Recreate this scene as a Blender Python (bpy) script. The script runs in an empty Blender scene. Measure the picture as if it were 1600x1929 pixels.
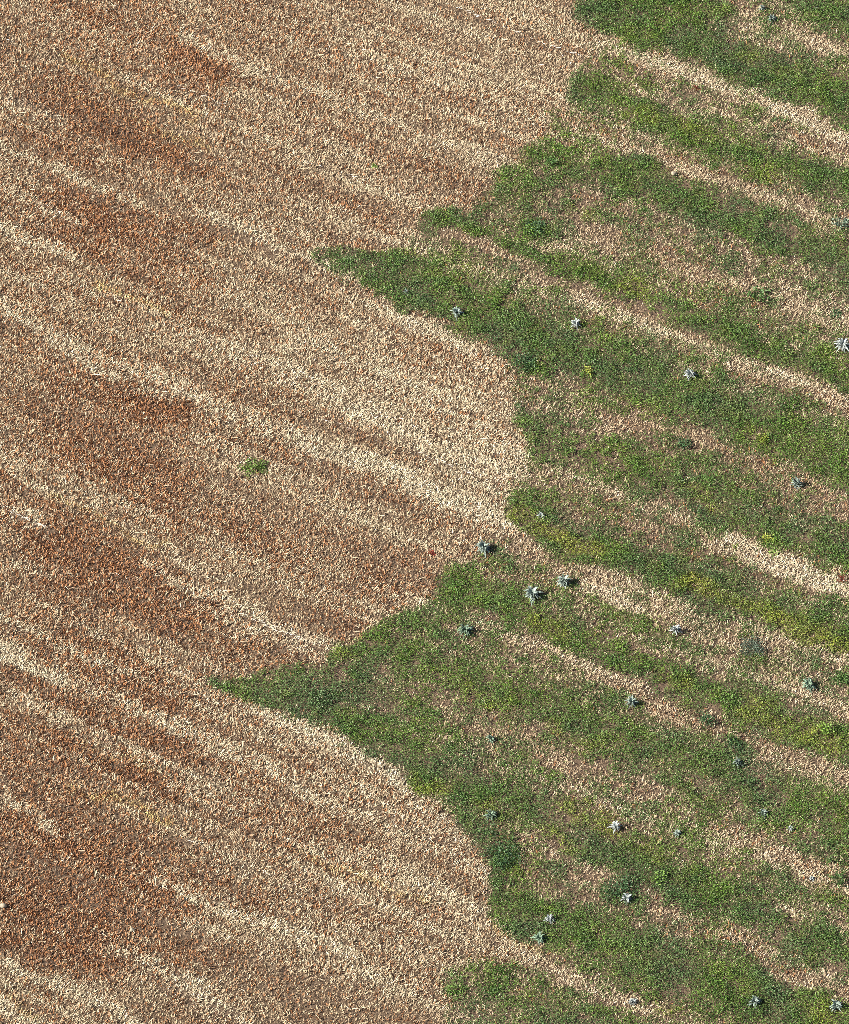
import bpy, math
import numpy as np
from mathutils import Vector

# ------------------------------------------------------------------ camera, light, exposure
SC = bpy.context.scene
PW, PH = 1600.0, 1929.0            # size of the survey photograph the field was traced from
DEPR = math.radians(50.0)          # the aircraft looks down at 50 degrees
DIST = 250.0
FIELD_W = 40.0                     # metres across the middle of the picture
cam_d = bpy.data.cameras.new('camera')
cam = bpy.data.objects.new('camera', cam_d)
SC.collection.objects.link(cam)
cam.location = (0, -DIST * math.cos(DEPR), DIST * math.sin(DEPR))
cam.rotation_euler = (math.pi / 2 - DEPR, 0, 0)
cam_d.sensor_fit = 'HORIZONTAL'
cam_d.sensor_width = 36.0
cam_d.lens = 36.0 * DIST / FIELD_W
cam_d.clip_end = 9000
SC.camera = cam

SUN_EL = math.radians(37.0)
SHADOW_DIR = math.radians(12.0)    # direction shadows fall on the ground, from +x towards +y
to_sun = Vector((-math.cos(SHADOW_DIR) * math.cos(SUN_EL), -math.sin(SHADOW_DIR) * math.cos(SUN_EL), math.sin(SUN_EL)))
sd = bpy.data.lights.new('sun', 'SUN')
sd.energy = 5.0
sd.angle = math.radians(0.5)
sd.color = (1.0, 0.95, 0.87)
sun = bpy.data.objects.new('sun', sd)
sun.rotation_euler = to_sun.to_track_quat('Z', 'Y').to_euler()
sun.location = to_sun * 100
SC.collection.objects.link(sun)

W = bpy.data.worlds.new('World')
SC.world = W
W.use_nodes = True
nt = W.node_tree
bg = nt.nodes['Background']
sky = nt.nodes.new('ShaderNodeTexSky')
sky.sky_type = 'NISHITA'
sky.sun_disc = False
sky.sun_elevation = SUN_EL
sky.sun_rotation = math.atan2(to_sun.x, to_sun.y)
nt.links.new(sky.outputs[0], bg.inputs[0])
bg.inputs[1].default_value = 0.05
SC.view_settings.view_transform = 'Standard'
SC.view_settings.look = 'None'
SC.view_settings.gamma = 1.0
SC.view_settings.exposure = 1.15
SC.render.engine = 'CYCLES'
SC.cycles.use_denoising = False
SC.cycles.use_adaptive_sampling = False
SC.cycles.max_bounces = 4
SC.cycles.diffuse_bounces = 1
SC.cycles.pixel_filter_type = 'BLACKMAN_HARRIS'
SC.cycles.filter_width = 0.65

RNG = np.random.default_rng(7)

# ------------------------------------------------------------------ survey: photo trace -> metres on the ground
_f = np.array([0, math.cos(DEPR), -math.sin(DEPR)])
_u = np.array([0, math.sin(DEPR), math.cos(DEPR)])
_c = np.array([0, -DIST * math.cos(DEPR), DIST * math.sin(DEPR)])


def ground(px, py):
    """metres on the ground for a point of the survey photograph"""
    k = FIELD_W / PW / DIST
    px = np.asarray(px, float)
    py = np.asarray(py, float)
    sx = (px - PW / 2) * k
    sy = -(py - PH / 2) * k
    dy = _f[1] + sy * _u[1]
    dz = _f[2] + sy * _u[2]
    t = -_c[2] / dz
    return t * sx, _c[1] + t * dy


# plan raster of the field, in metres
X0, X1, Y0, Y1, CELL = -34.0, 34.0, -52.0, 58.0, 0.125
NX, NY = int((X1 - X0) / CELL) + 1, int((Y1 - Y0) / CELL) + 1
GX, GY = np.meshgrid(X0 + np.arange(NX) * CELL, Y0 + np.arange(NY) * CELL)
GX = GX.astype(np.float32)
GY = GY.astype(np.float32)
ROW = math.atan2(-0.45 / math.sin(DEPR), 1.0)          # direction of the drill rows and wheelings
RC, RS = math.cos(ROW), math.sin(ROW)


def across(x, y):
    """distance across the drill rows, which bend a little: steeper on the rusty side than on the green side"""
    q = np.clip(x, -40, 5)
    k = (0.36 - 0.48) / 25.0
    Fx = 0.36 * (q - 5) + 0.5 * k * ((q - 5) ** 2) + 0.36 * x - 0.36 * (q - 5)
    return (y + Fx / math.sin(DEPR)) * 0.87


def vnoise(x, y, scale, seed, ax=1.0):
    """smooth value noise in [-1,1]; ax > 1 stretches it along the rows"""
    if ax != 1.0:
        a = x / 0.87 / (scale * ax)
        b = across(x, y) / scale
    if ax == 1.0:
        a, b = x / scale, y / scale
    r = np.random.default_rng(seed).random((256, 256)).astype(np.float32) * 2 - 1
    ia, ib = np.floor(a).astype(int), np.floor(b).astype(int)
    fa, fb = a - ia, b - ib
    fa = fa * fa * (3 - 2 * fa)
    fb = fb * fb * (3 - 2 * fb)
    g = lambda i, j: r[i & 255, j & 255]
    return ((g(ia, ib) * (1 - fa) + g(ia + 1, ib) * fa) * (1 - fb)
            + (g(ia, ib + 1) * (1 - fa) + g(ia + 1, ib + 1) * fa) * fb)


def fbm(x, y, scale, seed, ax=1.0, n=3):
    s = 0
    amp = 1.0
    tot = 0
    for k in range(n):
        s = s + amp * vnoise(x, y, scale / 2 ** k, seed + k * 17, ax)
        tot += amp
        amp *= 0.6
    return s / tot * 1.5


# edges of everything on the field wander a little
WX = GX + 0.5 * fbm(GX, GY, 2.2, 11) + 0.16 * vnoise(GX, GY, 0.5, 12)
WY = GY + 0.5 * fbm(GX, GY, 2.2, 21) + 0.16 * vnoise(GX, GY, 0.5, 22)


def seg_dist(pts, gx, gy):
    d = np.full(gx.shape, 1e9, np.float32)
    along = np.zeros(gx.shape, np.float32)
    acc = 0.0
    for (xa, ya), (xb, yb) in zip(pts[:-1], pts[1:]):
        vx, vy = xb - xa, yb - ya
        L2 = vx * vx + vy * vy
        L = math.sqrt(L2)
        t = np.clip(((gx - xa) * vx + (gy - ya) * vy) / L2, 0, 1)
        dd = np.hypot(gx - xa - t * vx, gy - ya - t * vy)
        m = dd < d
        d = np.where(m, dd, d)
        along = np.where(m, acc + t * L, along)
        acc += L
    return d, along


PXM = FIELD_W / PW / math.sin(DEPR) * 0.86             # a strip's thickness in the photo -> metres across it


def trace(pts):
    xs, ys = ground([p[0] for p in pts], [p[1] for p in pts])
    return list(zip(xs, ys))


def stroke(F, pts, thick, val, soft=0.45, warp=True, taper=False):
    p = trace(pts)
    hw = thick * PXM / 2
    xs = [q[0] for q in p]
    ys = [q[1] for q in p]
    m = hw * 2 + 3
    i0, i1 = max(0, int((min(xs) - m - X0) / CELL)), min(NX, int((max(xs) + m - X0) / CELL) + 1)
    j0, j1 = max(0, int((min(ys) - m - Y0) / CELL)), min(NY, int((max(ys) + m - Y0) / CELL) + 1)
    if i1 <= i0 or j1 <= j0:
        return
    s = np.s_[j0:j1, i0:i1]
    d, al = seg_dist(p, (WX if warp else GX)[s], (WY if warp else GY)[s])
    if len(p) == 2 and p[0] == p[1]:
        pass
    a = np.clip((hw * (1 + soft) - d) / (hw * 2 * soft), 0, 1)
    a = a * a * (3 - 2 * a)
    F[s] = F[s] * (1 - a) + val * a


def blob(F, x, y, rx, ry, val, soft=0.6):
    """an oblong patch lying along the rows; rx, ry half sizes in photo pixels"""
    k = FIELD_W / PW
    dx = rx * k * 0.75
    p = [(x - rx * 0.6, y - rx * 0.6 * 0.45), (x + rx * 0.6, y + rx * 0.6 * 0.45)]
    stroke(F, p, ry * 2, val, soft)


def polygon_mask(pts, soft=0.7):
    p = trace(pts)
    ins = np.zeros(GX.shape, bool)
    for (xa, ya), (xb, yb) in zip(p, p[1:] + p[:1]):
        c = (ya > WY) != (yb > WY)
        if ya != yb:
            ins ^= c & (WX < (xb - xa) * (WY - ya) / (yb - ya) + xa)
    d, _ = seg_dist(p + p[:1], WX, WY)
    sdist = np.where(ins, d, -d)
    a = np.clip((sdist + soft) / (2 * soft), 0, 1)
    return a * a * (3 - 2 * a)


# ---- how densely the green regrowth covers the field
ZONE = [(1083, -700), (1083, -150), (1080, 0), (1090, 30), (1110, 55), (1130, 75), (1115, 105), (1085, 145), (1075, 180), (1060, 205),
        (1015, 258), (985, 300), (940, 330), (930, 365), (880, 395), (815, 400), (800, 415), (790, 440), (760, 465),
        (700, 470), (640, 468), (590, 472), (585, 485), (640, 525), (700, 552), (760, 582), (830, 608), (870, 632),
        (915, 645), (925, 670), (955, 690), (965, 735), (985, 780), (990, 830), (990, 870), (980, 900), (962, 925),
        (950, 955), (948, 985), (990, 1005), (960, 1018), (925, 1020), (900, 1045), (862, 1062), (835, 1090),
        (832, 1115), (800, 1130), (770, 1150), (715, 1185), (690, 1205), (640, 1222), (600, 1240), (540, 1255),
        (460, 1270), (390, 1287), (440, 1302), (520, 1335), (620, 1380), (690, 1415), (740, 1455), (790, 1478),
        (835, 1495), (860, 1540), (875, 1565), (880, 1590), (905, 1612), (918, 1640), (912, 1690), (918, 1728),
        (960, 1752), (1015, 1782), (1000, 1800), (950, 1800), (900, 1800), (860, 1822), (848, 1850), (855, 1890),
        (850, 1929), (860, 2080), (900, 2500), (2300, 2500), (2300, -700)]
ZM = polygon_mask(ZONE)
G = ZM * 0.6
for pts, th, v in [
    # bands of green, gaps of straw, from the far edge towards the near one
    ([(1080, -60), (1200, -20), (1330, 20)], 100, .93),
    ([(1100, -20), (1180, 25), (1280, 70), (1400, 115), (1500, 160), (1620, 205), (1750, 255)], 102, .95),
    ([(1480, -30), (1560, 15), (1650, 55), (1750, 95)], 62, .9),
    ([(1350, -15), (1400, 20), (1470, 45), (1540, 75), (1640, 108)], 42, .08),
    ([(1435, 12), (1455, 42)], 26, .6),
    ([(1410, 55), (1460, 85)], 22, .5),
    ([(1115, 70), (1170, 95), (1230, 112), (1300, 142), (1380, 172), (1450, 205), (1530, 235), (1650, 285)], 38, .06),
    ([(1110, 122), (1180, 138), (1260, 170), (1330, 195), (1420, 228), (1500, 262), (1620, 310)], 36, .28),
    ([(1440, 232), (1520, 258), (1620, 295)], 18, .06),
    ([(1140, 118), (1180, 134)], 20, .75), ([(1205, 150), (1240, 162)], 20, .75), ([(1275, 180), (1310, 195)], 20, .7),
    ([(1420, 236), (1460, 250)], 18, .6),
    ([(1085, 160), (1140, 188), (1210, 215), (1290, 252), (1380, 282), (1480, 312), (1560, 345), (1680, 390)], 55, .93),
    ([(1060, 225), (1130, 245), (1200, 272), (1260, 302), (1330, 322), (1400, 345), (1470, 385), (1540, 405), (1650, 440)], 46, .2),
    ([(1240, 290), (1300, 320), (1360, 330)], 20, .04),
    ([(1400, 330), (1450, 350)], 26, .7),
    ([(1005, 285), (1080, 310), (1160, 332)], 60, .78),
    ([(1160, 332), (1240, 360), (1320, 395), (1410, 430), (1500, 468), (1600, 508), (1700, 548)], 78, .94),
    ([(940, 345), (1000, 372), (1060, 402), (1110, 418)], 62, .66),
    ([(985, 420), (1040, 440)], 34, .85),
    ([(1100, 445), (1160, 458), (1250, 487), (1320, 517), (1400, 545), (1480, 575), (1560, 600), (1680, 640)], 50, .14),
    ([(1010, 455), (1070, 472)], 18, .2),
    ([(1290, 480), (1350, 505)], 18, .55),
    ([(800, 405), (860, 422), (920, 450), (990, 482), (1060, 510), (1130, 532), (1210, 557), (1290, 592), (1370, 625), (1450, 660), (1540, 690), (1680, 740)], 46, .9),
    ([(850, 442), (920, 466), (990, 500), (1050, 535)], 26, .2),
    ([(1100, 555), (1170, 590), (1230, 615), (1300, 648), (1370, 675), (1450, 705), (1530, 735), (1650, 780)], 46, .1),
    ([(1330, 655), (1370, 665)], 16, .5), ([(1460, 690), (1520, 700)], 24, .8),
    ([(600, 480), (660, 505)], 34, .62),
    ([(790, 500), (870, 525), (950, 552), (1020, 580)], 50, .62),
    ([(705, 492), (735, 520), (790, 552), (870, 582), (950, 607), (1030, 637), (1110, 670), (1200, 705), (1290, 745), (1380, 780), (1470, 820), (1560, 860), (1700, 915)], 84, .93),
    ([(960, 670), (1010, 690)], 44, .85),
    ([(1010, 742), (1090, 765), (1160, 782)], 42, .35),
    ([(1180, 790), (1250, 815), (1330, 837), (1400, 865), (1470, 887), (1540, 920), (1650, 965)], 40, .13),
    ([(985, 800), (1050, 835), (1130, 862), (1210, 887), (1290, 920), (1370, 960), (1450, 990), (1540, 1025), (1680, 1075)], 70, .86),
    ([(1420, 900), (1500, 935), (1580, 965)], 30, .5),
    ([(1000, 890), (1070, 907), (1140, 935), (1210, 962), (1290, 985), (1360, 1018)], 32, .2),
    ([(1360, 1018), (1430, 1045), (1510, 1077), (1600, 1112), (1700, 1150)], 42, .03),
    ([(1390, 1070), (1460, 1100), (1540, 1125)], 24, .5),
    ([(1040, 952), (1120, 980), (1200, 1002), (1280, 1025)], 32, .55),
    ([(958, 958), (1010, 985), (1080, 1018), (1150, 1044), (1230, 1070), (1310, 1102), (1390, 1137), (1470, 1170), (1550, 1197), (1700, 1250)], 66, .94),
    ([(990, 1030), (1060, 1067), (1120, 1095), (1190, 1115), (1260, 1150), (1340, 1182)], 36, .12),
    ([(1110, 1118), (1190, 1148)], 26, .05),
    ([(1270, 1168), (1350, 1200), (1430, 1220), (1510, 1232), (1600, 1252)], 40, .25),
    ([(1230, 1158), (1290, 1180)], 22, .06),
    ([(910, 1050), (960, 1075), (1020, 1097)], 26, .6),
    ([(842, 1100), (900, 1122), (970, 1154), (1050, 1192), (1130, 1227), (1220, 1260), (1310, 1296), (1400, 1332), (1490, 1370), (1580, 1402), (1700, 1450)], 62, .94),
    ([(1350, 1240), (1430, 1270), (1520, 1300)], 32, .45),
    ([(1480, 1270), (1540, 1310), (1620, 1345)], 28, .1),
    ([(880, 1160), (940, 1187)], 16, .3),
    ([(985, 1210), (1040, 1237), (1100, 1265), (1160, 1292)], 42, .13),
    ([(1200, 1312), (1260, 1337), (1330, 1367), (1400, 1397), (1480, 1427), (1560, 1457), (1680, 1500)], 40, .08),
    ([(1380, 1395), (1420, 1415)], 22, .8),
    ([(650, 1235), (730, 1215), (800, 1240), (880, 1280), (960, 1312), (1040, 1340), (1120, 1370), (1210, 1402), (1300, 1432), (1390, 1467), (1470, 1500), (1550, 1535), (1700, 1590)], 62, .86),
    ([(720, 1195), (790, 1165), (850, 1180)], 50, .78),
    ([(830, 1345), (900, 1375), (970, 1400), (1050, 1428), (1130, 1460), (1210, 1502), (1290, 1532)], 46, .36),
    ([(900, 1382), (950, 1395)], 20, .1), ([(1000, 1410), (1070, 1450)], 22, .14),
    ([(1350, 1575), (1420, 1597), (1500, 1627), (1580, 1657), (1680, 1690)], 44, .09),
    ([(1270, 1480), (1340, 1510), (1400, 1545), (1480, 1570), (1560, 1592)], 44, .75),
    ([(410, 1288), (480, 1296), (560, 1312), (640, 1347), (720, 1392), (790, 1437), (860, 1477), (940, 1512), (1020, 1550), (1100, 1585), (1180, 1622), (1270, 1662), (1360, 1697), (1450, 1732), (1540, 1770), (1700, 1830)], 68, .92),
    ([(480, 1280), (560, 1270), (650, 1280), (720, 1310), (790, 1340)], 50, .8),
    ([(885, 1560), (930, 1610), (945, 1680), (955, 1720)], 60, .86),
    ([(980, 1585), (1050, 1640), (1100, 1680)], 50, .55),
    ([(930, 1712), (1000, 1732), (1080, 1747), (1160, 1782), (1240, 1817), (1330, 1847), (1430, 1880), (1540, 1920), (1650, 1960)], 78, .9),
    ([(1150, 1680), (1200, 1700)], 40, .85),
    ([(1100, 1645), (1150, 1662)], 26, .3), ([(1220, 1712), (1290, 1747), (1350, 1762)], 40, .25),
    ([(1370, 1760), (1430, 1792)], 30, .12), ([(1470, 1832), (1540, 1852), (1620, 1880)], 28, .08),
    ([(1480, 1715), (1580, 1742)], 26, .3),
    ([(1000, 1797), (1050, 1822), (1100, 1857), (1160, 1882), (1230, 1907)], 34, .15),
    ([(860, 1845), (920, 1862), (980, 1890), (1060, 1922), (1150, 1955)], 66, .75),
    ([(905, 1805), (980, 1832)], 20, .4),
]:
    stroke(G, pts, th, v * .96 if v > .4 else v * .85 + (.2 if v > .05 else .06), .8)
G *= np.clip(ZM * 1.6, 0, 1)
G = np.maximum(G, .16 * polygon_mask(ZONE, 2.2) ** 2)
blob(G, 485, 882, 26, 9, .75)

# ---- rust coloured dead weeds
R = np.zeros_like(GX) + 0.14 + .14 * np.clip((-GX + 2) / 18, 0, 1)
for x, y, rx, ry, v in [
    (150, 15, 90, 22, .5), (215, 45, 80, 30, .75), (330, 110, 110, 42, .6), (372, 125, 42, 26, 1.0), (300, 30, 110, 30, .45),
    (480, 60, 120, 50, .3), (90, 110, 90, 25, .35),
    (170, 215, 90, 42, .7), (250, 270, 100, 45, .8), (290, 320, 50, 22, .9), (120, 285, 50, 22, .55), (340, 350, 90, 26, .35),
    (110, 375, 60, 14, .5), (190, 385, 80, 26, .75), (240, 440, 110, 46, .75), (310, 510, 90, 34, .65), (160, 455, 50, 20, .7),
    (110, 530, 80, 12, .4), (330, 600, 100, 22, .4), (60, 690, 50, 20, .4), (140, 750, 60, 30, .4),
    (225, 745, 90, 42, .8), (300, 770, 50, 26, .9), (170, 850, 120, 52, .75), (240, 900, 110, 44, .8), (310, 960, 60, 30, .6),
    (70, 975, 90, 20, .75), (170, 1050, 110, 42, .85), (260, 1120, 110, 50, .8), (120, 1130, 60, 26, .6),
    (60, 1190, 60, 22, .5), (170, 1235, 90, 24, .85), (240, 1290, 110, 26, .75), (60, 1300, 70, 18, .75),
    (270, 1385, 75, 36, .95), (200, 1345, 70, 26, .7), (60, 1400, 80, 26, .7), (180, 1440, 110, 24, .9), (90, 1475, 110, 26, .7), (270, 1475, 60, 20, .9),
    (120, 1600, 150, 60, .85), (240, 1640, 120, 52, .8), (60, 1720, 90, 44, .8), (180, 1760, 130, 44, .75), (100, 1800, 120, 20, 1.0),
    (300, 1790, 90, 24, .5), (290, 1860, 60, 16, .5), (60, 1860, 80, 12, .5), (430, 1680, 90, 22, .55),
    (440, 980, 90, 30, .35), (520, 1020, 90, 30, .45), (600, 1100, 70, 30, .4), (715, 1112, 44, 24, .75), (770, 1080, 60, 24, .4),
    (640, 1160, 60, 16, .5), (480, 1210, 90, 16, .45), (520, 1540, 90, 20, .45), (620, 1560, 90, 16, .35), (430, 1450, 70, 18, .35),
    (560, 700, 60, 16, .35), (600, 560, 60, 18, .4), (680, 540, 60, 14, .35), (860, 660, 60, 16, .45), (780, 740, 70, 16, .35),
    (700, 410, 50, 18, .45), (640, 680, 60, 16, .3), (860, 340, 90, 20, .4), (1000, 110, 90, 14, .35), (940, 200, 100, 26, .35), (500, 850, 60, 14, .35),
    (760, 1700, 80, 26, .35), (870, 1650, 50, 16, .4), (450, 270, 90, 30, .3),
]:
    blob(R, x, y, rx * 1.15, ry * 1.1, v * .97, 0.9)

# ---- flattened, bleached straw
C = np.zeros_like(GX) + 0.42
for pts, th, v in [
    ([(-40, 545), (60, 610), (160, 675), (250, 715), (330, 745), (420, 780), (520, 820), (640, 855), (740, 900), (840, 945), (950, 990)], 44, .95),
    ([(-40, 415), (50, 450), (130, 490)], 26, .95), ([(-40, 495), (60, 520), (150, 545), (240, 575), (330, 612), (420, 650)], 24, .75),
    ([(420, 650), (520, 690), (640, 760), (740, 810), (850, 870), (960, 925)], 40, .85),
    ([(-30, 330), (40, 362), (100, 395), (150, 420)], 24, .9),
    ([(-30, 255), (60, 290), (130, 320), (200, 355), (280, 390)], 22, .8),
    ([(-20, 190), (60, 215), (110, 240)], 30, .7),
    ([(340, 65), (420, 100), (500, 135), (600, 175), (690, 215), (770, 245), (860, 275), (960, 315)], 30, .85),
    ([(560, 70), (680, 100), (800, 160), (900, 220), (1000, 240)], 60, .5),
    ([(420, 270), (520, 300), (620, 340), (760, 380)], 40, .5),
    ([(380, 400), (460, 440), (560, 485), (650, 530), (740, 575), (830, 615), (930, 700)], 36, .72),
    ([(560, 240), (640, 275), (720, 310)], 26, .6),
    ([(540, 640), (640, 690), (740, 740), (860, 800), (985, 850)], 46, .75),
    ([(640, 590), (740, 640), (860, 690), (950, 730)], 36, .6),
    ([(700, 780), (800, 830), (900, 870), (985, 900)], 34, .9),
    ([(330, 800), (420, 830), (520, 880)], 26, .55), ([(360, 900), (430, 930), (500, 965), (600, 990)], 24, .6),
    ([(560, 960), (660, 1000), (760, 1030), (860, 1040)], 40, .5),
    ([(-30, 880), (60, 920), (150, 962), (250, 1000), (340, 1045), (430, 1095)], 20, .75),
    ([(-30, 940), (30, 965), (90, 1000)], 22, .9), ([(90, 1000), (200, 1045)], 16, .5),
    ([(290, 1070), (380, 1110), (470, 1150), (560, 1195), (630, 1225)], 26, .95), ([(340, 1130), (420, 1160), (500, 1200)], 26, .6),
    ([(-20, 1055), (50, 1075), (90, 1095)], 24, .85), ([(-20, 1150), (80, 1190), (160, 1225), (230, 1265)], 20, .85),
    ([(-20, 1215), (50, 1250), (110, 1290)], 28, .85), ([(220, 1255), (300, 1290), (380, 1310)], 24, .6),
    ([(-30, 1310), (60, 1345), (140, 1385), (220, 1430), (330, 1480), (430, 1525), (540, 1575), (660, 1635), (780, 1690), (900, 1745), (1030, 1800)], 22, .72),
    ([(250, 1335), (330, 1370), (420, 1400), (500, 1440), (590, 1490), (690, 1530), (790, 1590), (920, 1650)], 30, .8),
    ([(470, 1340), (560, 1370), (650, 1405), (740, 1460), (800, 1510), (860, 1560)], 38, .85),
    ([(400, 1330), (480, 1365), (560, 1410)], 24, .6),
    ([(600, 1460), (700, 1500), (800, 1560), (880, 1590)], 26, .85),
    ([(640, 1600), (760, 1650), (880, 1700), (940, 1740)], 26, .75),
    ([(560, 1620), (680, 1680), (800, 1740), (890, 1790)], 30, .6),
    ([(-30, 1500), (40, 1525), (110, 1560)], 24, .9),
    ([(300, 1655), (380, 1690), (470, 1730), (560, 1770), (660, 1815), (780, 1870)], 24, .85),
    ([(260, 1715), (330, 1740), (400, 1780)], 26, .7), ([(520, 1800), (620, 1840), (720, 1890)], 40, .6),
    ([(190, 1800), (280, 1835), (380, 1880), (470, 1930)], 22, .85),
    ([(-30, 1800), (60, 1835), (150, 1870), (240, 1935)], 22, .85), ([(-30, 1880), (60, 1910), (120, 1940)], 24, .85),
    ([(560, 1700), (640, 1725), (720, 1760)], 30, .5),
    # straw strips showing between the green
    ([(1360, 1018), (1430, 1045), (1510, 1077), (1640, 1130)], 34, .9), ([(1450, 208), (1530, 238), (1650, 285)], 24, .8),
    ([(1110, 1118), (1190, 1148)], 26, .8), ([(1200, 90), (1330, 150)], 26, .55), ([(1480, 55), (1600, 100)], 26, .5),
    ([(1100, 555), (1230, 615), (1370, 675), (1530, 735)], 14, .7),
]:
    stroke(C, pts, th, v, 0.7)
R = np.clip(R * (1 - 0.75 * np.clip((C - .5) * 2, 0, 1)) * (1 - .8 * ZM), 0, 1)

# ---- golden straw
YS = np.zeros_like(GX)
for pts, th, v in [
    ([(120, 105), (200, 150), (260, 180), (320, 200), (380, 225)], 20, .8), ([(90, 170), (150, 192), (230, 220), (300, 250), (390, 280)], 18, .8),
    ([(180, 540), (240, 570), (310, 600)], 14, .9), ([(100, 945), (160, 970), (250, 1010), (320, 1030)], 10, .8),
    ([(120, 1480), (180, 1500), (240, 1515), (310, 1550)], 14, 1.0), ([(160, 1410), (240, 1445), (290, 1470)], 12, .8),
    ([(560, 1600), (680, 1650), (800, 1705)], 10, .7), ([(920, 1740), (1020, 1790)], 10, .7),
    ([(30, 1880), (80, 1910)], 16, .6), ([(250, 170), (290, 190)], 14, .8),
]:
    stroke(YS, pts, th, v, 0.7)
# ---- yellow-green flowering parts of the regrowth
YF = np.zeros_like(GX)
for x, y, rx, ry, v in [
    (985, 985, 40, 18, .7), (1060, 1005, 44, 14, .9), (1110, 1030, 34, 14, 1.0), (1310, 1105, 44, 16, 1.0), (1390, 1140, 44, 16, .7), (1480, 1185, 60, 22, .85), (1570, 1215, 50, 20, .7),
    (1040, 1185, 40, 18, .7), (1100, 1545, 60, 20, .8), (1050, 1580, 30, 14, .5), (820, 1475, 40, 12, .6), (940, 1530, 40, 14, .6),
    (1195, 545, 30, 20, .8), (1440, 330, 30, 16, .5), (1300, 245, 60, 20, .5), (1210, 220, 40, 16, .4), (1440, 110, 50, 16, .35),
    (1430, 1345, 50, 20, .6), (1280, 1280, 40, 14, .5), (900, 1330, 40, 12, .6), (870, 1290, 30, 14, .45), (1060, 1395, 40, 16, .5),
    (1330, 945, 30, 14, .7), (1150, 870, 50, 14, .4), (1420, 820, 40, 14, .4), (1100, 410, 30, 12, .5), (650, 1240, 40, 10, .4),
    (1255, 1895, 30, 14, .5), (1530, 1915, 30, 16, .5), (1410, 1620, 30, 10, .4), (1540, 1390, 50, 22, .6), (1490, 520, 40, 12, .3),
    (1195, 1600, 40, 16, .5), (760, 470, 50, 16, .4), (855, 500, 40, 14, .3),
]:
    blob(YF, x, y, rx, ry, v * .62, 0.9)

# ---- wheelings: bare soil grooves between rows, tyre lug prints, lines of loose white straw
BARE = np.zeros_like(GX)
WHITE = np.zeros_like(GX)
LINES = [
    ([(330, 162), (370, 178), (415, 195)], 1.0), ([(560, 300), (640, 325), (720, 352), (800, 390)], .8),
    ([(690, 0), (760, 28), (840, 60), (960, 105), (1085, 152)], .7), ([(820, 0), (900, 32), (980, 66), (1060, 98), (1115, 108)], 1.0),
    ([(320, 660), (400, 695), (480, 735), (560, 775)], .7), ([(560, 700), (620, 728), (700, 765), (790, 810)], .8),
    ([(560, 775), (640, 800), (720, 835), (800, 858), (870, 885), (960, 920)], .9), ([(0, 955), (40, 975), (90, 998)], 1.0), ([(440, 1150), (500, 1178), (560, 1202), (628, 1226)], 1.0),
    ([(315, 1568), (400, 1603)], 1.0), ([(425, 1612), (500, 1645), (570, 1680), (640, 1712)], .9), ([(430, 1640), (520, 1675), (600, 1702)], .7),
    ([(600, 1745), (760, 1755), (800, 1770)], .4), ([(80, 385), (115, 402), (140, 420)], .8), ([(700, 1800), (790, 1770)], .0),
    ([(1470, 235), (1540, 258), (1640, 292)], .8), ([(540, 1550), (600, 1580), (680, 1610)], .4),
    ([(190, 0), (235, 20)], .8), ([(1250, 630), (1330, 665), (1400, 695)], .4), ([(-10, 70), (30, 85)], .8),
    ([(550, 585), (600, 600), (650, 630)], .4), ([(770, 640), (850, 672)], .4), ([(330, 735), (380, 760)], .8), ([(540, 810), (600, 835), (660, 865)], .7),
    ([(760, 1790), (860, 1795)], .3), ([(640, 320), (700, 345)], .5), ([(850, 265), (950, 305)], .5), ([(500, 140), (620, 185), (690, 220)], .5),
]
for pts, v in LINES:
    if v > 0:
        stroke(WHITE, pts, 5, .4 * v, 0.9, warp=False)
        stroke(BARE, [(x + 1, y + 6) for x, y in pts], 5, .8 * v, 0.8, warp=False)
for pts, v in [([(170, 545), (260, 590), (350, 635), (470, 690), (620, 745), (800, 850), (960, 922)], .5),
               ([(440, 1530), (540, 1578), (640, 1622)], .9), ([(640, 1622), (760, 1680), (900, 1735)], .6),
               ([(90, 1480), (170, 1515), (260, 1560)], .4), ([(70, 150), (180, 195), (300, 235)], .4),
               ([(762, 50), (780, 75), (788, 105), (782, 135), (765, 155)], .8), ([(815, 45), (838, 70), (848, 100), (842, 130), (828, 150)], .8), ([(540, 370), (690, 395), (720, 410)], .5), ([(1050, 505), (1100, 550), (1240, 600)], .4),
               ([(590, 1060), (610, 1110)], .5), ([(300, 1480), (420, 1545), (540, 1610)], .4)]:
    stroke(BARE, pts, 4, v, 0.8, warp=False)
LUGS = []
for pts, th, v in [([(0, 175), (60, 195), (110, 225)], 26, .95), ([(390, 425), (440, 440), (500, 465)], 24, .8), ([(690, 450), (760, 472), (800, 490)], 16, .95),
                   ([(640, 100), (720, 125), (790, 155)], 20, .75), ([(700, 785), (760, 805), (830, 835)], 22, .9), ([(256, 1712), (312, 1738), (380, 1765)], 26, .9),
                   ([(310, 1855), (380, 1880), (450, 1915)], 24, .9), ([(690, 1520), (750, 1550), (830, 1590)], 22, .9), ([(80, 200), (170, 240)], 18, .5),
                   ([(600, 90), (650, 120)], 20, .6), ([(860, 180), (1000, 240)], 30, .7), ([(840, 1660), (920, 1690)], 20, .7), ([(560, 860), (700, 920), (800, 960)], 24, .6),
                   ([(870, 950), (945, 990)], 18, .5), ([(540, 1870), (600, 1900)], 24, .6), ([(700, 440), (620, 400), (560, 380)], 16, .5), ([(1310, 560), (1420, 600), (1480, 625)], 18, .6)]:
    LUGS.append((trace(pts), th * PXM / 2, v))


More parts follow.
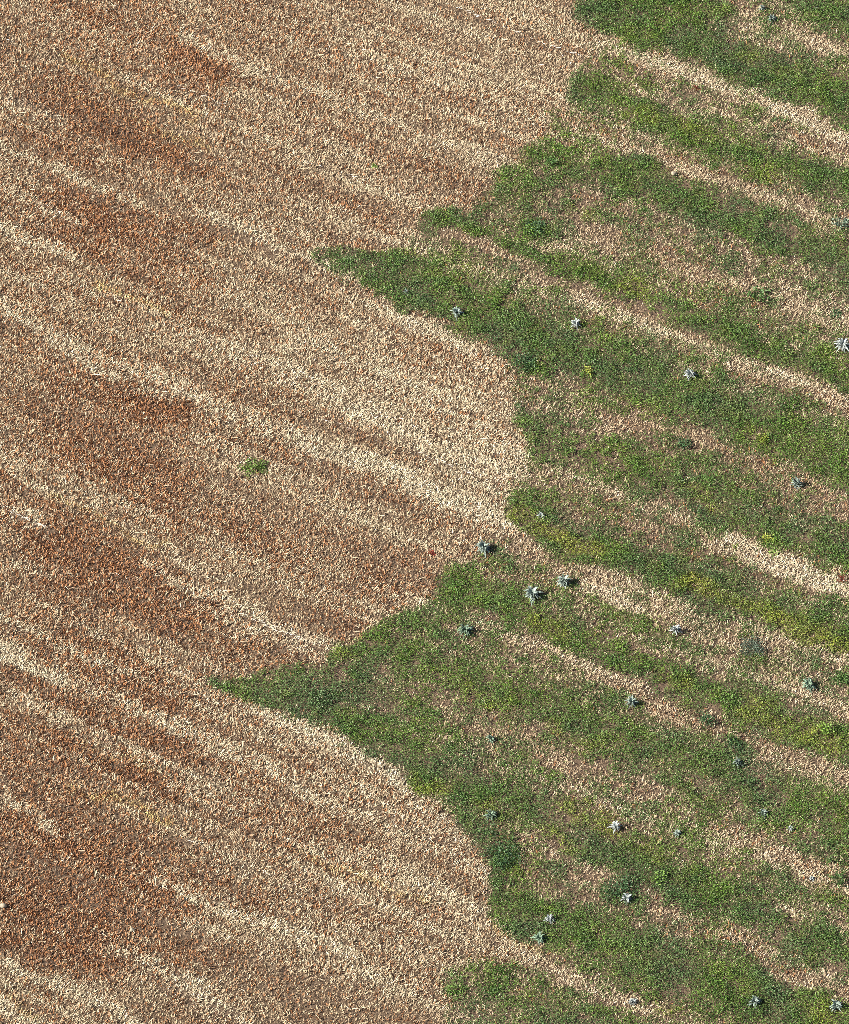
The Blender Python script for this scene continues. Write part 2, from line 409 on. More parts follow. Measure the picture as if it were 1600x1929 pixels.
def sample(F, x, y):
    fx = np.clip((x - X0) / CELL, 0, NX - 1.001)
    fy = np.clip((y - Y0) / CELL, 0, NY - 1.001)
    i, j = fx.astype(int), fy.astype(int)
    a, b = fx - i, fy - j
    return (F[j, i] * (1 - a) + F[j, i + 1] * a) * (1 - b) + (F[j + 1, i] * (1 - a) + F[j + 1, i + 1] * a) * b


def bare_at(x, y):
    """bare soil: grooves beside the rows and the lug prints of tractor tyres"""
    b = sample(BARE, x, y)
    for p, hw, v in LUGS:
        xs, ys = [q[0] for q in p], [q[1] for q in p]
        m = np.nonzero((x > min(xs) - hw) & (x < max(xs) + hw) & (y > min(ys) - hw) & (y < max(ys) + hw))[0]
        if len(m) == 0:
            continue
        d, al = seg_dist(p, x[m], y[m])
        ph = (x[m] - .25 * y[m] + .06 * vnoise(x[m], y[m], .8, 77)) / 0.31
        tick = np.abs(ph % 1.0 - .5) > .27
        b[m] = np.maximum(b[m], v * tick * np.clip((hw - d) / .12, 0, 1))
    return b


# ------------------------------------------------------------------ materials
def attr_material(name, rough, spec=0.3, var=0.18, transl=0.0):
    m = bpy.data.materials.new(name)
    m.use_nodes = True
    n, l = m.node_tree.nodes, m.node_tree.links
    b = n['Principled BSDF']
    b.inputs['Roughness'].default_value = rough
    b.inputs['Specular IOR Level'].default_value = spec
    a = n.new('ShaderNodeAttribute')
    a.attribute_name = 'tint'
    tc = n.new('ShaderNodeTexCoord')
    nz = n.new('ShaderNodeTexNoise')
    nz.inputs['Scale'].default_value = 9.0
    nz.inputs['Detail'].default_value = 2.0
    mr = n.new('ShaderNodeMapRange')
    mr.inputs[1].default_value = 0.3
    mr.inputs[2].default_value = 0.7
    mr.inputs[3].default_value = 1 - var
    mr.inputs[4].default_value = 1 + var
    mx = n.new('ShaderNodeVectorMath')
    mx.operation = 'SCALE'
    l.new(tc.outputs['Object'], nz.inputs['Vector'])
    l.new(nz.outputs[0], mr.inputs[0])
    l.new(a.outputs['Color'], mx.inputs[0])
    l.new(mr.outputs[0], mx.inputs['Scale'])
    l.new(mx.outputs[0], b.inputs['Base Color'])
    if transl:
        t = n.new('ShaderNodeBsdfTranslucent')
        ms = n.new('ShaderNodeMixShader')
        ms.inputs[0].default_value = transl
        l.new(mx.outputs[0], t.inputs[0])
        l.new(b.outputs[0], ms.inputs[1])
        l.new(t.outputs[0], ms.inputs[2])
        l.new(ms.outputs[0], n['Material Output'].inputs[0])
    return m


M_STRAW = attr_material('dry_straw', 0.6, 0.35)
M_LEAF = attr_material('green_leaf', 0.5, 0.35, 0.2, 0.18)
M_THISTLE = attr_material('downy_leaf', 0.6, 0.3, 0.12, 0.1)


def soil_material():
    m = bpy.data.materials.new('soil')
    m.use_nodes = True
    n, l = m.node_tree.nodes, m.node_tree.links
    b = n['Principled BSDF']
    b.inputs['Roughness'].default_value = 0.95
    b.inputs['Specular IOR Level'].default_value = 0.1
    tc = n.new('ShaderNodeTexCoord')
    n1 = n.new('ShaderNodeTexNoise')
    n1.inputs['Scale'].default_value = 14.0
    n1.inputs['Detail'].default_value = 6.0
    r1 = n.new('ShaderNodeValToRGB')
    r1.color_ramp.elements[0].position = 0.35
    r1.color_ramp.elements[0].color = (0.05, 0.034, 0.026, 1)
    r1.color_ramp.elements[1].position = 0.68
    r1.color_ramp.elements[1].color = (0.20, 0.14, 0.09, 1)
    # far beyond the surveyed part: straw and green strips running with the rows
    mp = n.new('ShaderNodeMapping')
    mp.inputs['Rotation'].default_value = (0, 0, -ROW)
    mp.inputs['Scale'].default_value = (0.02, 0.25, 1)
    n2 = n.new('ShaderNodeTexNoise')
    n2.inputs['Scale'].default_value = 1.0
    n2.inputs['Detail'].default_value = 4.0
    r2 = n.new('ShaderNodeValToRGB')
    r2.color_ramp.elements[0].position = 0.42
    r2.color_ramp.elements[0].color = (0.36, 0.24, 0.14, 1)
    r2.color_ramp.elements[1].position = 0.58
    r2.color_ramp.elements[1].color = (0.08, 0.12, 0.03, 1)
    n3 = n.new('ShaderNodeTexNoise')
    n3.inputs['Scale'].default_value = 6.0
    n3.inputs['Detail'].default_value = 6.0
    mr = n.new('ShaderNodeMapRange')
    mr.inputs[1].default_value = 0.35
    mr.inputs[2].default_value = 0.65
    mr.inputs[3].default_value = 0.3
    mr.inputs[4].default_value = 1.3
    sc = n.new('ShaderNodeVectorMath')
    sc.operation = 'SCALE'
    a = n.new('ShaderNodeAttribute')
    a.attribute_name = 'beyond'
    mix = n.new('ShaderNodeMix')
    mix.data_type = 'RGBA'
    bp = n.new('ShaderNodeBump')
    bp.inputs['Strength'].default_value = 0.8
    bp.inputs['Distance'].default_value = 0.05
    for q in (n1, n3, mp):
        l.new(tc.outputs['Object'], q.inputs['Vector'])
    l.new(mp.outputs[0], n2.inputs['Vector'])
    l.new(n1.outputs[0], r1.inputs[0])
    l.new(n2.outputs[0], r2.inputs[0])
    l.new(n3.outputs[0], mr.inputs[0])
    l.new(r2.outputs[0], sc.inputs[0])
    l.new(mr.outputs[0], sc.inputs['Scale'])
    l.new(a.outputs['Fac'], mix.inputs[0])
    l.new(r1.outputs[0], mix.inputs[6])
    l.new(sc.outputs[0], mix.inputs[7])
    l.new(mix.outputs[2], b.inputs['Base Color'])
    l.new(n1.outputs[0], bp.inputs['Height'])
    l.new(bp.outputs[0], b.inputs['Normal'])
    return m


M_SOIL = soil_material()


# ------------------------------------------------------------------ mesh helpers
def link(name, V, faces_n, loops, mat, tint=None, parent=None, smooth=False):
    """one mesh object from numpy arrays; faces_n is the corner count of every face"""
    me = bpy.data.meshes.new(name)
    V = np.ascontiguousarray(V, np.float32)
    loops = np.ascontiguousarray(loops, np.int32).ravel()
    nf = len(loops) // faces_n
    me.vertices.add(len(V))
    me.vertices.foreach_set('co', V.ravel())
    me.loops.add(len(loops))
    me.loops.foreach_set('vertex_index', loops)
    me.polygons.add(nf)
    me.polygons.foreach_set('loop_start', np.arange(0, nf * faces_n, faces_n, dtype=np.int32))
    if smooth:
        me.polygons.foreach_set('use_smooth', np.ones(nf, bool))
    if tint is not None:
        at = me.attributes.new('tint', 'FLOAT_COLOR', 'POINT')
        c = np.ones((len(V), 4), np.float32)
        c[:, :3] = tint
        at.data.foreach_set('color', c.ravel())
    me.update(calc_edges=True)
    me.materials.append(mat)
    o = bpy.data.objects.new(name, me)
    SC.collection.objects.link(o)
    if parent is not None:
        o.parent = parent
    return o


def norm(v):
    return v / np.maximum(np.linalg.norm(v, axis=1, keepdims=True), 1e-9)


def blades(base, d, length, w0, w1, col, tipmul=1.0):
    """flat stalks: one quad each"""
    N = len(base)
    rnd = RNG.normal(size=(N, 3))
    side = norm(np.cross(d, rnd))
    L = length[:, None]
    tip = base + d * L
    V = np.empty((N, 4, 3), np.float32)
    V[:, 0] = base - side * w0[:, None] / 2
    V[:, 1] = base + side * w0[:, None] / 2
    V[:, 2] = tip + side * w1[:, None] / 2
    V[:, 3] = tip - side * w1[:, None] / 2
    T = np.repeat(col[:, None, :], 4, 1)
    return V.reshape(-1, 3), T.reshape(-1, 3)


def leaves(base, d, length, width, col):
    """kite-shaped leaves: one quad each, widest a little past the middle, creased down the middle by its two triangles"""
    N = len(base)
    rnd = np.stack([RNG.normal(size=N) * .5, RNG.normal(size=N) * .5, np.ones(N)], 1)
    side = norm(np.cross(d, rnd))
    up = norm(np.cross(side, d))
    L = length[:, None]
    w = width[:, None] / 2
    mid = base + d * L * 0.5
    V = np.empty((N, 4, 3), np.float32)
    V[:, 0] = base
    V[:, 1] = mid + side * w + up * w * .5
    V[:, 2] = base + d * L - up * L * .12
    V[:, 3] = mid - side * w + up * w * .5
    T = np.repeat(col[:, None, :], 4, 1)
    return V.reshape(-1, 3), T.reshape(-1, 3)


def relief(x, y):
    h = 0.05 * fbm(x, y, 5.0, 301, n=2) + 0.035 * vnoise(x, y, 0.55, 402, 30.0) + .03 * vnoise(x, y, 1.3, 403, 14.0)
    return h - 0.05 * sample(BARE, x, y)


def tag(o, label=None, cat=None, group=None, kind=None):
    for k, v in (('label', label), ('category', cat), ('group', group), ('kind', kind)):
        if v:
            o[k] = v


# ------------------------------------------------------------------ the ground, one sheet to the horizon
def axis(a, b, step):
    core = np.arange(a, b + step / 2, step)
    out = [2.0, 6.0, 16.0, 40.0, 100.0, 300.0, 900.0, 3000.0]
    return np.concatenate([a - np.array(out[::-1]), core, core[-1] + np.array(out)])


gx, gy = axis(-33, 33, 0.2), axis(-51, 57, 0.2)
MX, MY = np.meshgrid(gx, gy)
edge = np.maximum(np.maximum(np.abs(MX) - 32, 0), np.maximum(np.maximum(-50 - MY, MY - 56), 0))
MZ = relief(MX, MY) * np.clip(1 - edge / 20, 0, 1)
nx, ny = len(gx), len(gy)
ii = (np.arange(ny - 1)[:, None] * nx + np.arange(nx - 1)[None, :]).ravel()
F = np.stack([ii, ii + 1, ii + nx + 1, ii + nx], 1)
g = link('ground', np.stack([MX.ravel(), MY.ravel(), MZ.ravel()], 1), 4, F, M_SOIL, smooth=True)
at = g.data.attributes.new('beyond', 'FLOAT', 'POINT')
at.data.foreach_set('value', np.clip(edge / 1.5, 0, 1).ravel().astype(np.float32))
tag(g, kind='structure')


def scatter(step, x0, x1, y0, y1, jit=0.5):
    X, Y = np.meshgrid(np.arange(x0, x1, step), np.arange(y0, y1, step))
    X = X.ravel() + RNG.uniform(-jit, jit, X.size) * step
    Y = Y.ravel() + RNG.uniform(-jit, jit, Y.size) * step
    return X, Y


FX0, FX1, FY0, FY1 = -26.0, 26.0, -36.0, 43.0        # densely planted part (what the photo sees and a margin)


def ring(step):
    X, Y = scatter(step, X0 + 1, X1 - 1, Y0 + 1, Y1 - 1)
    m = (X < FX0) | (X > FX1) | (Y < FY0) | (Y > FY1)
    return X[m], Y[m]


STRAW_TAN = np.array([0.60, 0.43, 0.265])
STRAW_CREAM = np.array([0.78, 0.63, 0.42])
STRAW_GOLD = np.array([0.74, 0.52, 0.21])
RUST = np.array([0.42, 0.195, 0.085])
BROWN = np.array([0.23, 0.125, 0.075])
WHITE_STRAW = np.array([0.80, 0.74, 0.66])


def rowline(x, y):
    """fine straight lines left by drill and combine, many metres long"""
    return np.clip(.75 * vnoise(x, y, .24, 401, 55.0) + .5 * vnoise(x, y, .5, 402, 34.0) + .2 * vnoise(x, y, 1.3, 403, 14.0), -1, 1)


# ------------------------------------------------------------------ stubble
def build_stubble(X, Y, k, scale):
    g = sample(G, X, Y)
    row = rowline(X, Y)
    c = np.clip(sample(C, X, Y) + .16 * fbm(X, Y, 1.6, 41, 5.0) + .27 * row, 0, 1)
    r = np.clip(sample(R, X, Y) * (1 - .3 * np.clip(row, 0, 1)) - .14 * row + .2 * fbm(X, Y, 1.3, 51, 3.5), 0, 1)
    ys = sample(YS, X, Y)
    bare = bare_at(X, Y)
    clump = .7 * vnoise(X, Y, 0.15 * scale, 61) + .45 * rowline(X, Y)
    keep = RNG.random(len(X)) < (1 - .93 * np.clip((g - .3) * 1.9, 0, 1)) * (1 - .95 * bare) * np.clip(.78 + .6 * clump, 0, 1)
    X, Y, c, r, ys, clump = X[keep], Y[keep], c[keep], r[keep], ys[keep], clump[keep]
    N = len(X)
    # tuft colour
    t = RNG.random(N)[:, None]
    col = STRAW_TAN * (1 - c[:, None]) + STRAW_CREAM * c[:, None]
    col = col * (1 - ys[:, None]) + STRAW_GOLD * ys[:, None]
    rr = (r > RNG.random(N) * .95)[:, None]
    dark = np.where(RNG.random(N)[:, None] < .62, RUST * (.75 + .6 * t), BROWN * (.7 + .7 * t))
    col = np.where(rr, dark, col * (.55 + .7 * t))
    isr = rr[:, 0]
    # k stalks per tuft
    Xk, Yk = np.repeat(X, k), np.repeat(Y, k)
    ck, rk = np.repeat(c, k), np.repeat(isr, k)
    n = N * k
    az0 = np.repeat(RNG.uniform(0, 2 * math.pi, N), k)
    rad = np.abs(RNG.normal(0, .024, n)) * scale
    az = RNG.uniform(0, 2 * math.pi, n)
    bx = Xk + rad * np.cos(az)
    by = Yk + rad * np.sin(az)
    # flattened straw was pushed over one way, standing stubble fans out
    lean = np.where(rk, RNG.uniform(.15, .9, n), RNG.uniform(.1, .5, n) + 1.0 * ck * RNG.uniform(.3, 1, n))
    pref = math.radians(48) + .5 * np.repeat(vnoise(X, Y, 1.5, 71), k)
    adir = np.where(RNG.random(n) < .35 + .5 * ck, pref + RNG.normal(0, .45, n), az)
    d = np.stack([np.sin(lean) * np.cos(adir), np.sin(lean) * np.sin(adir), np.cos(lean)], 1)
    length = RNG.uniform(.07, .18, n) * (1 + .3 * ck) * scale
    w0 = RNG.uniform(.010, .021, n) * scale * np.where(rk, 1.35, 1.0) * (1 + .35 * ck)
    w1 = w0 * np.where(rk, .9, .75)
    base = np.stack([bx, by, relief(bx, by) - .01], 1)
    ct = np.repeat(col, k, 0) * RNG.uniform(.8, 1.2, (n, 1))
    ct = np.clip(ct, 0, .82)
    return blades(base, d, length, w0, w1, ct)


Va, Ta = build_stubble(*scatter(.072, FX0, FX1, FY0, FY1), 3, 1.0)
Vb, Tb = build_stubble(*ring(.17), 4, 1.9)
V, T = np.concatenate([Va, Vb]), np.concatenate([Ta, Tb])
o = link('stubble', V, 4, np.arange(len(V)), M_STRAW, T)
tag(o, 'short dry straw stubble mixed with rust brown dead weeds over the ground', 'stubble', kind='stuff')
print('stubble stalks', len(V) // 4)
del Va, Ta, Vb, Tb, V, T


# ------------------------------------------------------------------ loose straw lying on the stubble
def build_loose():
    X, Y = scatter(.085, FX0, FX1, FY0, FY1)
    w = sample(WHITE, X, Y)
    c = sample(C, X, Y)
    g = sample(G, X, Y)
    p = np.clip(w * 1.1, 0, 1) + np.clip(c - .35, 0, 1) * .55 * np.clip(1 - g * 1.5, 0, 1)
    m = RNG.random(len(X)) < p
    X, Y, w, c = X[m], Y[m], w[m], c[m]
    n = len(X)
    onl = w > .25
    az = np.where(onl, ROW + .06 + RNG.normal(0, .16, n), math.radians(48) + RNG.normal(0, .7, n))
    el = RNG.uniform(-.05, .3, n)
    d = np.stack([np.cos(az) * np.cos(el), np.sin(az) * np.cos(el), np.sin(el)], 1)
    base = np.stack([X, Y, relief(X, Y) + np.where(onl, RNG.uniform(.04, .14, n), RNG.uniform(.06, .15, n))], 1)
    col = np.where(onl[:, None], WHITE_STRAW, STRAW_CREAM) * RNG.uniform(.8, 1.0, (n, 1))
    return blades(base, d, RNG.uniform(.14, .34, n), RNG.uniform(.012, .022, n), RNG.uniform(.01, .018, n), col)


V, T = build_loose()
o = link('loose_straw', V, 4, np.arange(len(V)), M_STRAW, T)
tag(o, 'bleached loose straw lying in lines along the wheel tracks', 'straw', kind='stuff')


# ------------------------------------------------------------------ green regrowth
def build_weeds(X, Y, k, scale):
    g = sample(G, X, Y)
    n1 = .6 * fbm(X, Y, 1.0, 81, n=2) + .65 * fbm(X, Y, .36, 83, n=2)
    n2 = fbm(X, Y, 1.6, 91, 4.0)
    p = np.clip((g + .42 * n1 + .16 * n2 - .17) * 1.6, 0, 1) * (g > .03)
    m = RNG.random(len(X)) < p
    X, Y, g, p = X[m], Y[m], g[m], p[m]
    N = len(X)
    yf = np.clip(sample(YF, X, Y) + .2 * vnoise(X, Y, .5, 97), 0, 1)
    blue = np.clip(.5 + .7 * fbm(X, Y, 2.2, 101) - .5 * yf - .35 * (g - .6), 0, 1)
    bright = np.clip(.45 + .6 * fbm(X, Y, 1.1, 111), 0, 1)
    t = RNG.random(N)
    GREEN = np.array([0.078, 0.160, 0.026])
    BRIGHT = np.array([0.175, 0.280, 0.040])
    BLUE = np.array([0.085, 0.140, 0.060])
    YEL = np.array([0.36, 0.35, 0.045])
    col = GREEN * (1 - bright[:, None] * .6) + BRIGHT * bright[:, None] * .6
    col = col * (1 - blue[:, None] * .7) + BLUE * blue[:, None] * .7
    fy = np.clip(yf * (.35 + .9 * t), 0, 1)[:, None]
    col = col * (1 - fy) + YEL * fy
    col = col * (.45 + 1.1 * RNG.random((N, 1)))
    size = np.clip(.55 + .55 * g + .3 * vnoise(X, Y, .5, 121), .45, 1.35) * scale
    Xk, Yk, sk = np.repeat(X, k), np.repeat(Y, k), np.repeat(size, k)
    n = N * k
    az = RNG.uniform(0, 2 * math.pi, n)
    rad = .07 * np.sqrt(RNG.random(n)) * sk
    hh = RNG.uniform(.03, .19, n) * sk
    bx, by = Xk + rad * np.cos(az), Yk + rad * np.sin(az)
    el = RNG.uniform(.0, 1.0, n)
    a2 = az + RNG.normal(0, .6, n)
    d = np.stack([np.cos(a2) * np.cos(el), np.sin(a2) * np.cos(el), np.sin(el)], 1)
    base = np.stack([bx, by, relief(bx, by) + hh], 1)
    ct = np.repeat(col, k, 0) * RNG.uniform(.7, 1.3, (n, 1))
    return leaves(base, d, RNG.uniform(.045, .095, n) * sk, RNG.uniform(.02, .042, n) * sk, ct)


Va, Ta = build_weeds(*scatter(.09, FX0, FX1, FY0, FY1), 8, 1.0)
Vb, Tb = build_weeds(*ring(.2), 7, 2.0)
V, T = np.concatenate([Va, Vb]), np.concatenate([Ta, Tb])
o = link('weed_cover', V, 4, np.arange(len(V)), M_LEAF, T)
tag(o, 'low green weeds regrowing in diagonal bands through the stubble', 'weeds', kind='stuff')
print('weed leaves', len(V) // 4)
del Va, Ta, Vb, Tb, V, T


# ------------------------------------------------------------------ single plants one can point to
def tube(p0, p1, r0, r1, sides=6):
    p0, p1 = np.array(p0, float), np.array(p1, float)
    ax = p1 - p0
    ax /= np.linalg.norm(ax)
    u = np.cross(ax, [0.3, 0.9, 0.1])
    u /= np.linalg.norm(u)
    v = np.cross(ax, u)
    V, Fc = [], []
    for p, r in ((p0, r0), (p1, r1)):
        for i in range(sides):
            a = 2 * math.pi * i / sides
            V.append(p + r * (math.cos(a) * u + math.sin(a) * v))
    for i in range(sides):
        j = (i + 1) % sides
        Fc.append((i, j, sides + j, sides + i))
    return V, Fc


def lobed_leaf(rng, az, L, Wd, rise, droop, h0):
    """a long thistle leaf: jagged margins, folded along the midrib, arching out and down"""
    n = 8
    V, Fc = [], []
    ca, sa = math.cos(az), math.sin(az)
    bend = rng.normal(0, .25)
    for i in range(n + 1):
        t = i / n
        r = L * (t - .12 * t * t)
        z = h0 + rise * math.sin(min(1, t * 1.1) * math.pi * .62) * L - droop * L * t ** 2.2
        w = Wd * (math.sin(math.pi * min(1, t ** .75 * .96 + .03)) ** .8) * (1.0 if i % 2 else .55) + .006
        off = bend * L * t * t * .5
        cx, cy = r * ca - off * sa, r * sa + off * ca
        V += [(cx - sa * w, cy + ca * w, z + w * .45), (cx, cy, z), (cx + sa * w, cy - ca * w, z + w * .45)]
    for i in range(n):
        a = i * 3
        Fc += [(a, a + 1, a + 4, a + 3), (a + 1, a + 2, a + 5, a + 4)]
    return V, Fc


PALE = np.array([0.25, 0.31, 0.26])
SILVER = np.array([0.42, 0.46, 0.43])
GREYGREEN = np.array([0.14, 0.20, 0.135])
DARK = np.array([0.045, 0.095, 0.035])
MID = np.array([0.08, 0.16, 0.04])
FRESH = np.array([0.20, 0.33, 0.06])
LIME = np.array([0.42, 0.46, 0.07])
RED = np.array([0.32, 0.05, 0.035])


def root_at(name, px, py):
    x, y = ground(px, py)
    o = bpy.data.objects.new(name, None)
    o.location = (float(x), float(y), float(relief(np.array([x]), np.array([y]))[0]))
    o.empty_display_size = .3
    SC.collection.objects.link(o)
    return o


def thistle(px, py, dia, col, label, tall=.5, n=None, seed=0):
    """px, py: where the middle of the plant shows; dia: its width in the photo"""
    rng = np.random.default_rng(1000 + seed)
    R_ = dia * FIELD_W / PW / 2 * .98
    H = R_ * 2 * tall
    o = root_at('thistle', px, py + H * .45 * math.cos(DEPR) * PW / FIELD_W)
    tag(o, label, 'thistle', 'pale thistle plants among the weeds')
    n = n or int(22 + dia * .6)
    V, Fc, T = [], [], []
    for i in range(n):
        q = (i + .5) / n
        az = i * 2.39996 + rng.normal(0, .2)
        v, f = lobed_leaf(rng, az, R_ * (1.15 - .6 * q) * rng.uniform(.55, 1.2), R_ * rng.uniform(.07, .14), .25 + .75 * q * rng.uniform(.6, 1.2), .25 * (1 - q), H * (.1 + .62 * q))
        k = len(V)
        V += v
        Fc += [tuple(a + k for a in ff) for ff in f]
        c = col * rng.uniform(.3, 1.3)
        T += [c * (1.0 if (j % 3) != 1 else 1.12) for j in range(len(v))]
    link('foliage', np.array(V), 4, np.array(Fc), M_THISTLE, np.clip(np.array(T), 0, .8), o)
    v, f = tube((0, 0, -.03), (0.02, .01, H * .85), .02 + R_ * .04, .012, 7)
    link('stem', np.array(v), 4, np.array(f), M_THISTLE, np.clip(np.tile(col * .8, (len(v), 1)), 0, .8), o)
    return o


def bush(px, py, dia, col, label, cat='weed', name='weed_bush', tall=.45, leaf=.075, dens=1.0, seed=0, group='leafy weed clumps standing above the cover', flat=1.0):
    """a leafy clump: branching stems and many small leaves spread through an uneven dome"""
    rng = np.random.default_rng(5000 + seed)
    R_ = dia * FIELD_W / PW / 2
    H = R_ * 2 * tall
    o = root_at(name, px, py + H * .4 * math.cos(DEPR) * PW / FIELD_W)
    tag(o, label, cat, group)
    nst = 5 + int(dia / 6)
    sv, sf, tips = [], [], []
    for i in range(nst):
        az = i * 2.4 + rng.normal(0, .3)
        rr = R_ * math.sqrt((i + .5) / nst) * .8
        tip = np.array([rr * math.cos(az), rr * math.sin(az) * flat, H * (1 - .55 * (rr / R_) ** 2) * rng.uniform(.7, 1.1)])
        v, f = tube((tip[0] * .25, tip[1] * .25, -.02), tip, .012, .006, 5)
        k = len(sv)
        sv += v
        sf += [tuple(a + k for a in ff) for ff in f]
        tips.append(tip)
    link('stem', np.array(sv), 4, np.array(sf), M_LEAF, np.tile(col * .9, (len(sv), 1)), o)
    nl = int(260 * R_ * R_ * 4 * dens / (leaf / .075) ** 1.5) + 40
    tips = np.array(tips)
    ti = rng.integers(0, nst, nl)
    base = tips[ti] * np.stack([np.ones(nl)] * 2 + [rng.uniform(.25, 1.05, nl)], 1)
    spread = .34 * R_ if dia > 20 else .4 * R_
    base = base + rng.normal(0, 1, (nl, 3)) * np.array([spread * .75, spread * .75 * flat, .03])
    base[:, 2] = np.maximum(base[:, 2], .02)
    az = np.arctan2(base[:, 1], base[:, 0]) + rng.normal(0, .9, nl)
    el = rng.uniform(-.1, .9, nl)
    d = np.stack([np.cos(az) * np.cos(el), np.sin(az) * np.cos(el), np.sin(el)], 1)
    cc = col[None] * rng.uniform(.55, 1.45, (nl, 1))
    V, T = leaves(base, d, rng.uniform(.8, 1.5, nl) * leaf, rng.uniform(.45, .75, nl) * leaf, np.clip(cc, 0, .8))
    link('foliage', V, 4, np.arange(len(V)), M_LEAF, T, o)
    return o


TH = [
    (911, 1033, 38, PALE, 'large pale grey thistle rosette on the straw edge above the notch in the green', .42),
    (1063, 1097, 36, PALE, 'bushy blue grey thistle on bare straw just above the long narrow-leaved thistle', .55),
    (1003, 1122, 42, PALE, 'wide low thistle with long narrow white-ribbed leaves on the lip of a green band', .28),
    (877, 1190, 36, GREYGREEN * 1.3, 'flat grey green thistle in patchy weeds near the tip of a green band', .3),
    (1273, 1187, 26, SILVER, 'small upright silver thistle alone on a patch of straw between two green bands', .6),
    (1500, 910, 28, PALE, 'tall compact grey thistle throwing a long black shadow on straw', .85),
    (1300, 706, 32, SILVER * .9, 'sprawling silvery thistle on the upper lip of the widest green band', .35),
    (1587, 651, 38, SILVER, 'whitest spreading thistle, cut close by the frame edge among sparse weeds', .35),
    (861, 590, 34, PALE, 'star-shaped thistle with narrow leaves near the long green tip in the stubble', .35),
    (765, 551, 16, PALE, 'tiny pale thistle inside the dense green tip, nearest the stubble point', .5),
    (1085, 611, 28, SILVER * .85, 'white speckled thistle on the upper lip of dense green below a straw gap', .4),
    (1190, 1325, 30, PALE * .9, 'grey thistle half sunk in weeds beside a bright straw strip', .5),
    (1523, 1292, 34, GREYGREEN * 1.4, 'loose blue green thistle on a straw patch with dark bushes beyond', .45),
    (1160, 1560, 28, SILVER, 'bright white thistle in the middle of the greyish weeds of the lower field', .5),
    (1438, 1531, 24, PALE * .9, 'faint grey thistle in thin weeds below the lowest straw strip', .4),
    (1390, 1438, 24, PALE * .8, 'dull grey thistle at the foot of a dark weed strip in straw', .45),
    (1035, 1731, 24, SILVER * .95, 'small white thistle in dense dark weeds close to the straw wheel track', .4),
    (1016, 1768, 32, GREYGREEN * 1.35, 'broad grey green thistle touching the straw wheel track at the green edge', .35),
    (1180, 1694, 28, SILVER * .9, 'white-leaved thistle beside a very dark weed clump low in the field', .45),
    (1193, 1889, 20, SILVER * .85, 'narrow white thistle near the bottom edge in yellowish weeds', .4),
    (1422, 1888, 28, PALE, 'grey white thistle near the bottom edge in dark weeds', .5),
    (1575, 1897, 30, PALE * 1.05, 'pale ragged thistle in the bottom corner beside bright yellow weeds', .4),
    (1436, 15, 18, PALE, 'small pale thistle at the top edge, just above a larger one', .5),
    (1455, 36, 26, PALE * .85, 'grey thistle on the top straw gap under the smaller top-edge thistle', .4),
    (926, 1392, 22, GREYGREEN * 1.4, 'small blue green thistle on a straw spot beside the lowest long green band', .5),
    (1020, 972, 20, SILVER, 'tiny white thistle in the green point above the yellow flowering strip', .4),
    (1490, 1561, 16, SILVER, 'bright white little thistle in a dense green strip above the bare straw', .5),
    (1276, 1571, 20, PALE * .9, 'thin grey thistle in sparse weeds between two lower green bands', .45),
    (1530, 1656, 14, SILVER, 'tiny white thistle on reddish straw beside a round dark bush', .5),
    (925, 1537, 30, GREYGREEN * 1.1, 'dim grey green thistle close to the stepped edge of the lower green', .4),
]
for i, (px, py, dia, col, lab, tall) in enumerate(TH):
    thistle(px, py, dia, col, lab, tall, seed=i)

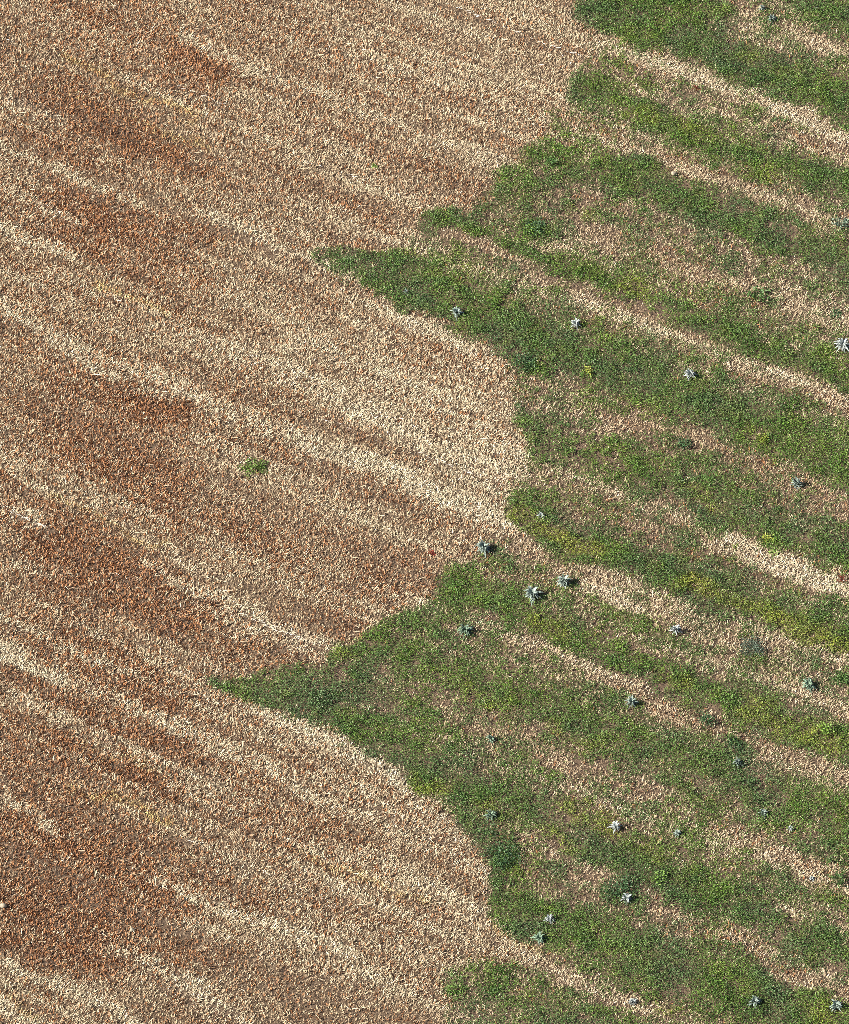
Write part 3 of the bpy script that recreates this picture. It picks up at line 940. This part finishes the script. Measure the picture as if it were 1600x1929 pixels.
BU = [
    (1430, 556, 42, MID * .9, 'large star-like dark green bush on a bare straw gap', .4, .13, .7),
    (1556, 1375, 26, FRESH * 1.1, 'bright green upright bush with a wide black shadow in a green band', .9, .09, 1.0),
    (1331, 1358, 32, DARK * 1.2, 'dark green bush on the bright straw strip', .6, .09, 1.0),
    (1579, 1659, 30, MID * .8, 'round dark bush on reddish straw near the frame edge', .7, .08, 1.1),
    (1108, 699, 20, LIME * .8, 'small lime green bush with a black shadow in the widest green band', .8, .08, 1.0),
    (1243, 1655, 28, FRESH, 'fresh green star-shaped bush low in a dark green band', .4, .12, .8),
    (1440, 826, 16, LIME, 'brightest lime yellow tuft in deep green', .6, .07, 1.2),
    (1286, 835, 28, DARK * 1.3, 'dark green round bush on thin straw between two bands', .6, .09, 1.0),
    (1418, 1220, 48, GREYGREEN * .7, 'widest dull grey green bush on thin straw', .4, .07, 1.3),
    (1588, 1280, 34, MID, 'deep green low bush at the frame edge over a straw patch', .4, .09, 1.0),
    (1586, 422, 30, GREYGREEN, 'pale green bush at the frame edge on straw below a wide green band', .6, .13, .8),
    (985, 683, 56, DARK * 1.15, 'dark clump at the stubble edge under the long green tip', .28, .08, 1.0),
    (1008, 430, 52, DARK * 1.2, 'dark bluish clump in thin weeds of the upper green point', .28, .08, 1.0),
    (950, 1612, 62, DARK * 1.15, 'broad very dark clump at the stepped lower edge of the green', .28, .08, 1.0),
    (1165, 1672, 54, DARK * 1.25, 'blackish green clump beside the white-leaved thistle', .3, .08, 1.0),
    (1038, 306, 24, MID * 1.3, 'slim green bush with pale tips in the upper green point', .8, .08, .9),
    (470, 886, 34, FRESH * .75, 'grass green clump alone in the open stubble', .35, .07, .9),
    (492, 877, 24, FRESH * .6, 'smaller dark grass clump behind the lone green clump in stubble', .4, .07, .9),
    (705, 312, 12, FRESH, 'tiny green tuft alone in bare upper stubble', .5, .06, 1.0),
    (1445, 1015, 18, LIME, 'yellow grassy tuft at the head of the bare straw strip', .6, .08, .9),
    (1459, 1041, 18, FRESH * 1.1, 'green grassy tuft in the middle of the bare straw strip', .5, .08, .9),
    (1385, 1402, 34, DARK * 1.15, 'dark elongated clump lying across the straw strip', .3, .08, 1.0),
    (1575, 590, 24, DARK * 1.5, 'dull green clump on straw above the whitest thistle', .4, .08, .9),
]
for i, (px, py, dia, col, lab, tall, leaf, dens) in enumerate(BU):
    bush(px, py, dia, col, lab, tall=tall, leaf=leaf, dens=dens, seed=i)
for i, (px, py, dia, lab) in enumerate([
    (815, 1043, 14, 'small crimson red weed alone in the stubble near the green'),
    (1586, 1092, 18, 'dull red weed on the bare straw strip at the frame edge'),
    (1312, 168, 14, 'dark red weed on straw below the top green band'),
]):
    bush(px, py, dia, RED * (1.0 if i == 0 else .75), lab, 'red weed', 'red_weed', .5, .055, .9, seed=60 + i, group='red weeds on the straw')


def stone(px, py, dia, lab, seed):
    rng = np.random.default_rng(9000 + seed)
    r = dia * FIELD_W / PW / 2
    x, y = ground(px, py)
    nu, nv = 14, 9
    V, Fc = [], []
    off = rng.random(3) * 10
    for j in range(nv + 1):
        th = math.pi * j / nv
        for i in range(nu):
            ph = 2 * math.pi * i / nu
            p = np.array([math.sin(th) * math.cos(ph), math.sin(th) * math.sin(ph), math.cos(th)])
            b = 1 + .16 * math.sin(p[0] * 3.1 + off[0]) + .13 * math.sin(p[1] * 4.3 + off[1]) + .1 * math.sin((p[2] + p[0]) * 5.1 + off[2])
            V.append(p * b * r * np.array([1, .8, .62]))
    for j in range(nv):
        for i in range(nu):
            k = (i + 1) % nu
            Fc.append((j * nu + i, (j + 1) * nu + i, (j + 1) * nu + k, j * nu + k))
    o = link('field_stone', np.array(V), 4, np.array(Fc), M_STRAW, np.tile(np.array([.33, .28, .2]), (len(V), 1)), smooth=True)
    o.location = (float(x), float(y), float(relief(np.array([x]), np.array([y]))[0]) + r * .5 + .06)
    tag(o, lab, 'stone', 'pale stones lying on the field')


stone(1270, 329, 12, 'pale cream lump on straw between two green bands', 0)  # a small pale lump on the straw, built with the stone shape
stone(4, 1710, 14, 'pale stone at the frame edge in rusty stubble', 1)
stone(250, 1754, 10, 'small pale stone in rusty stubble below a tyre print', 2)
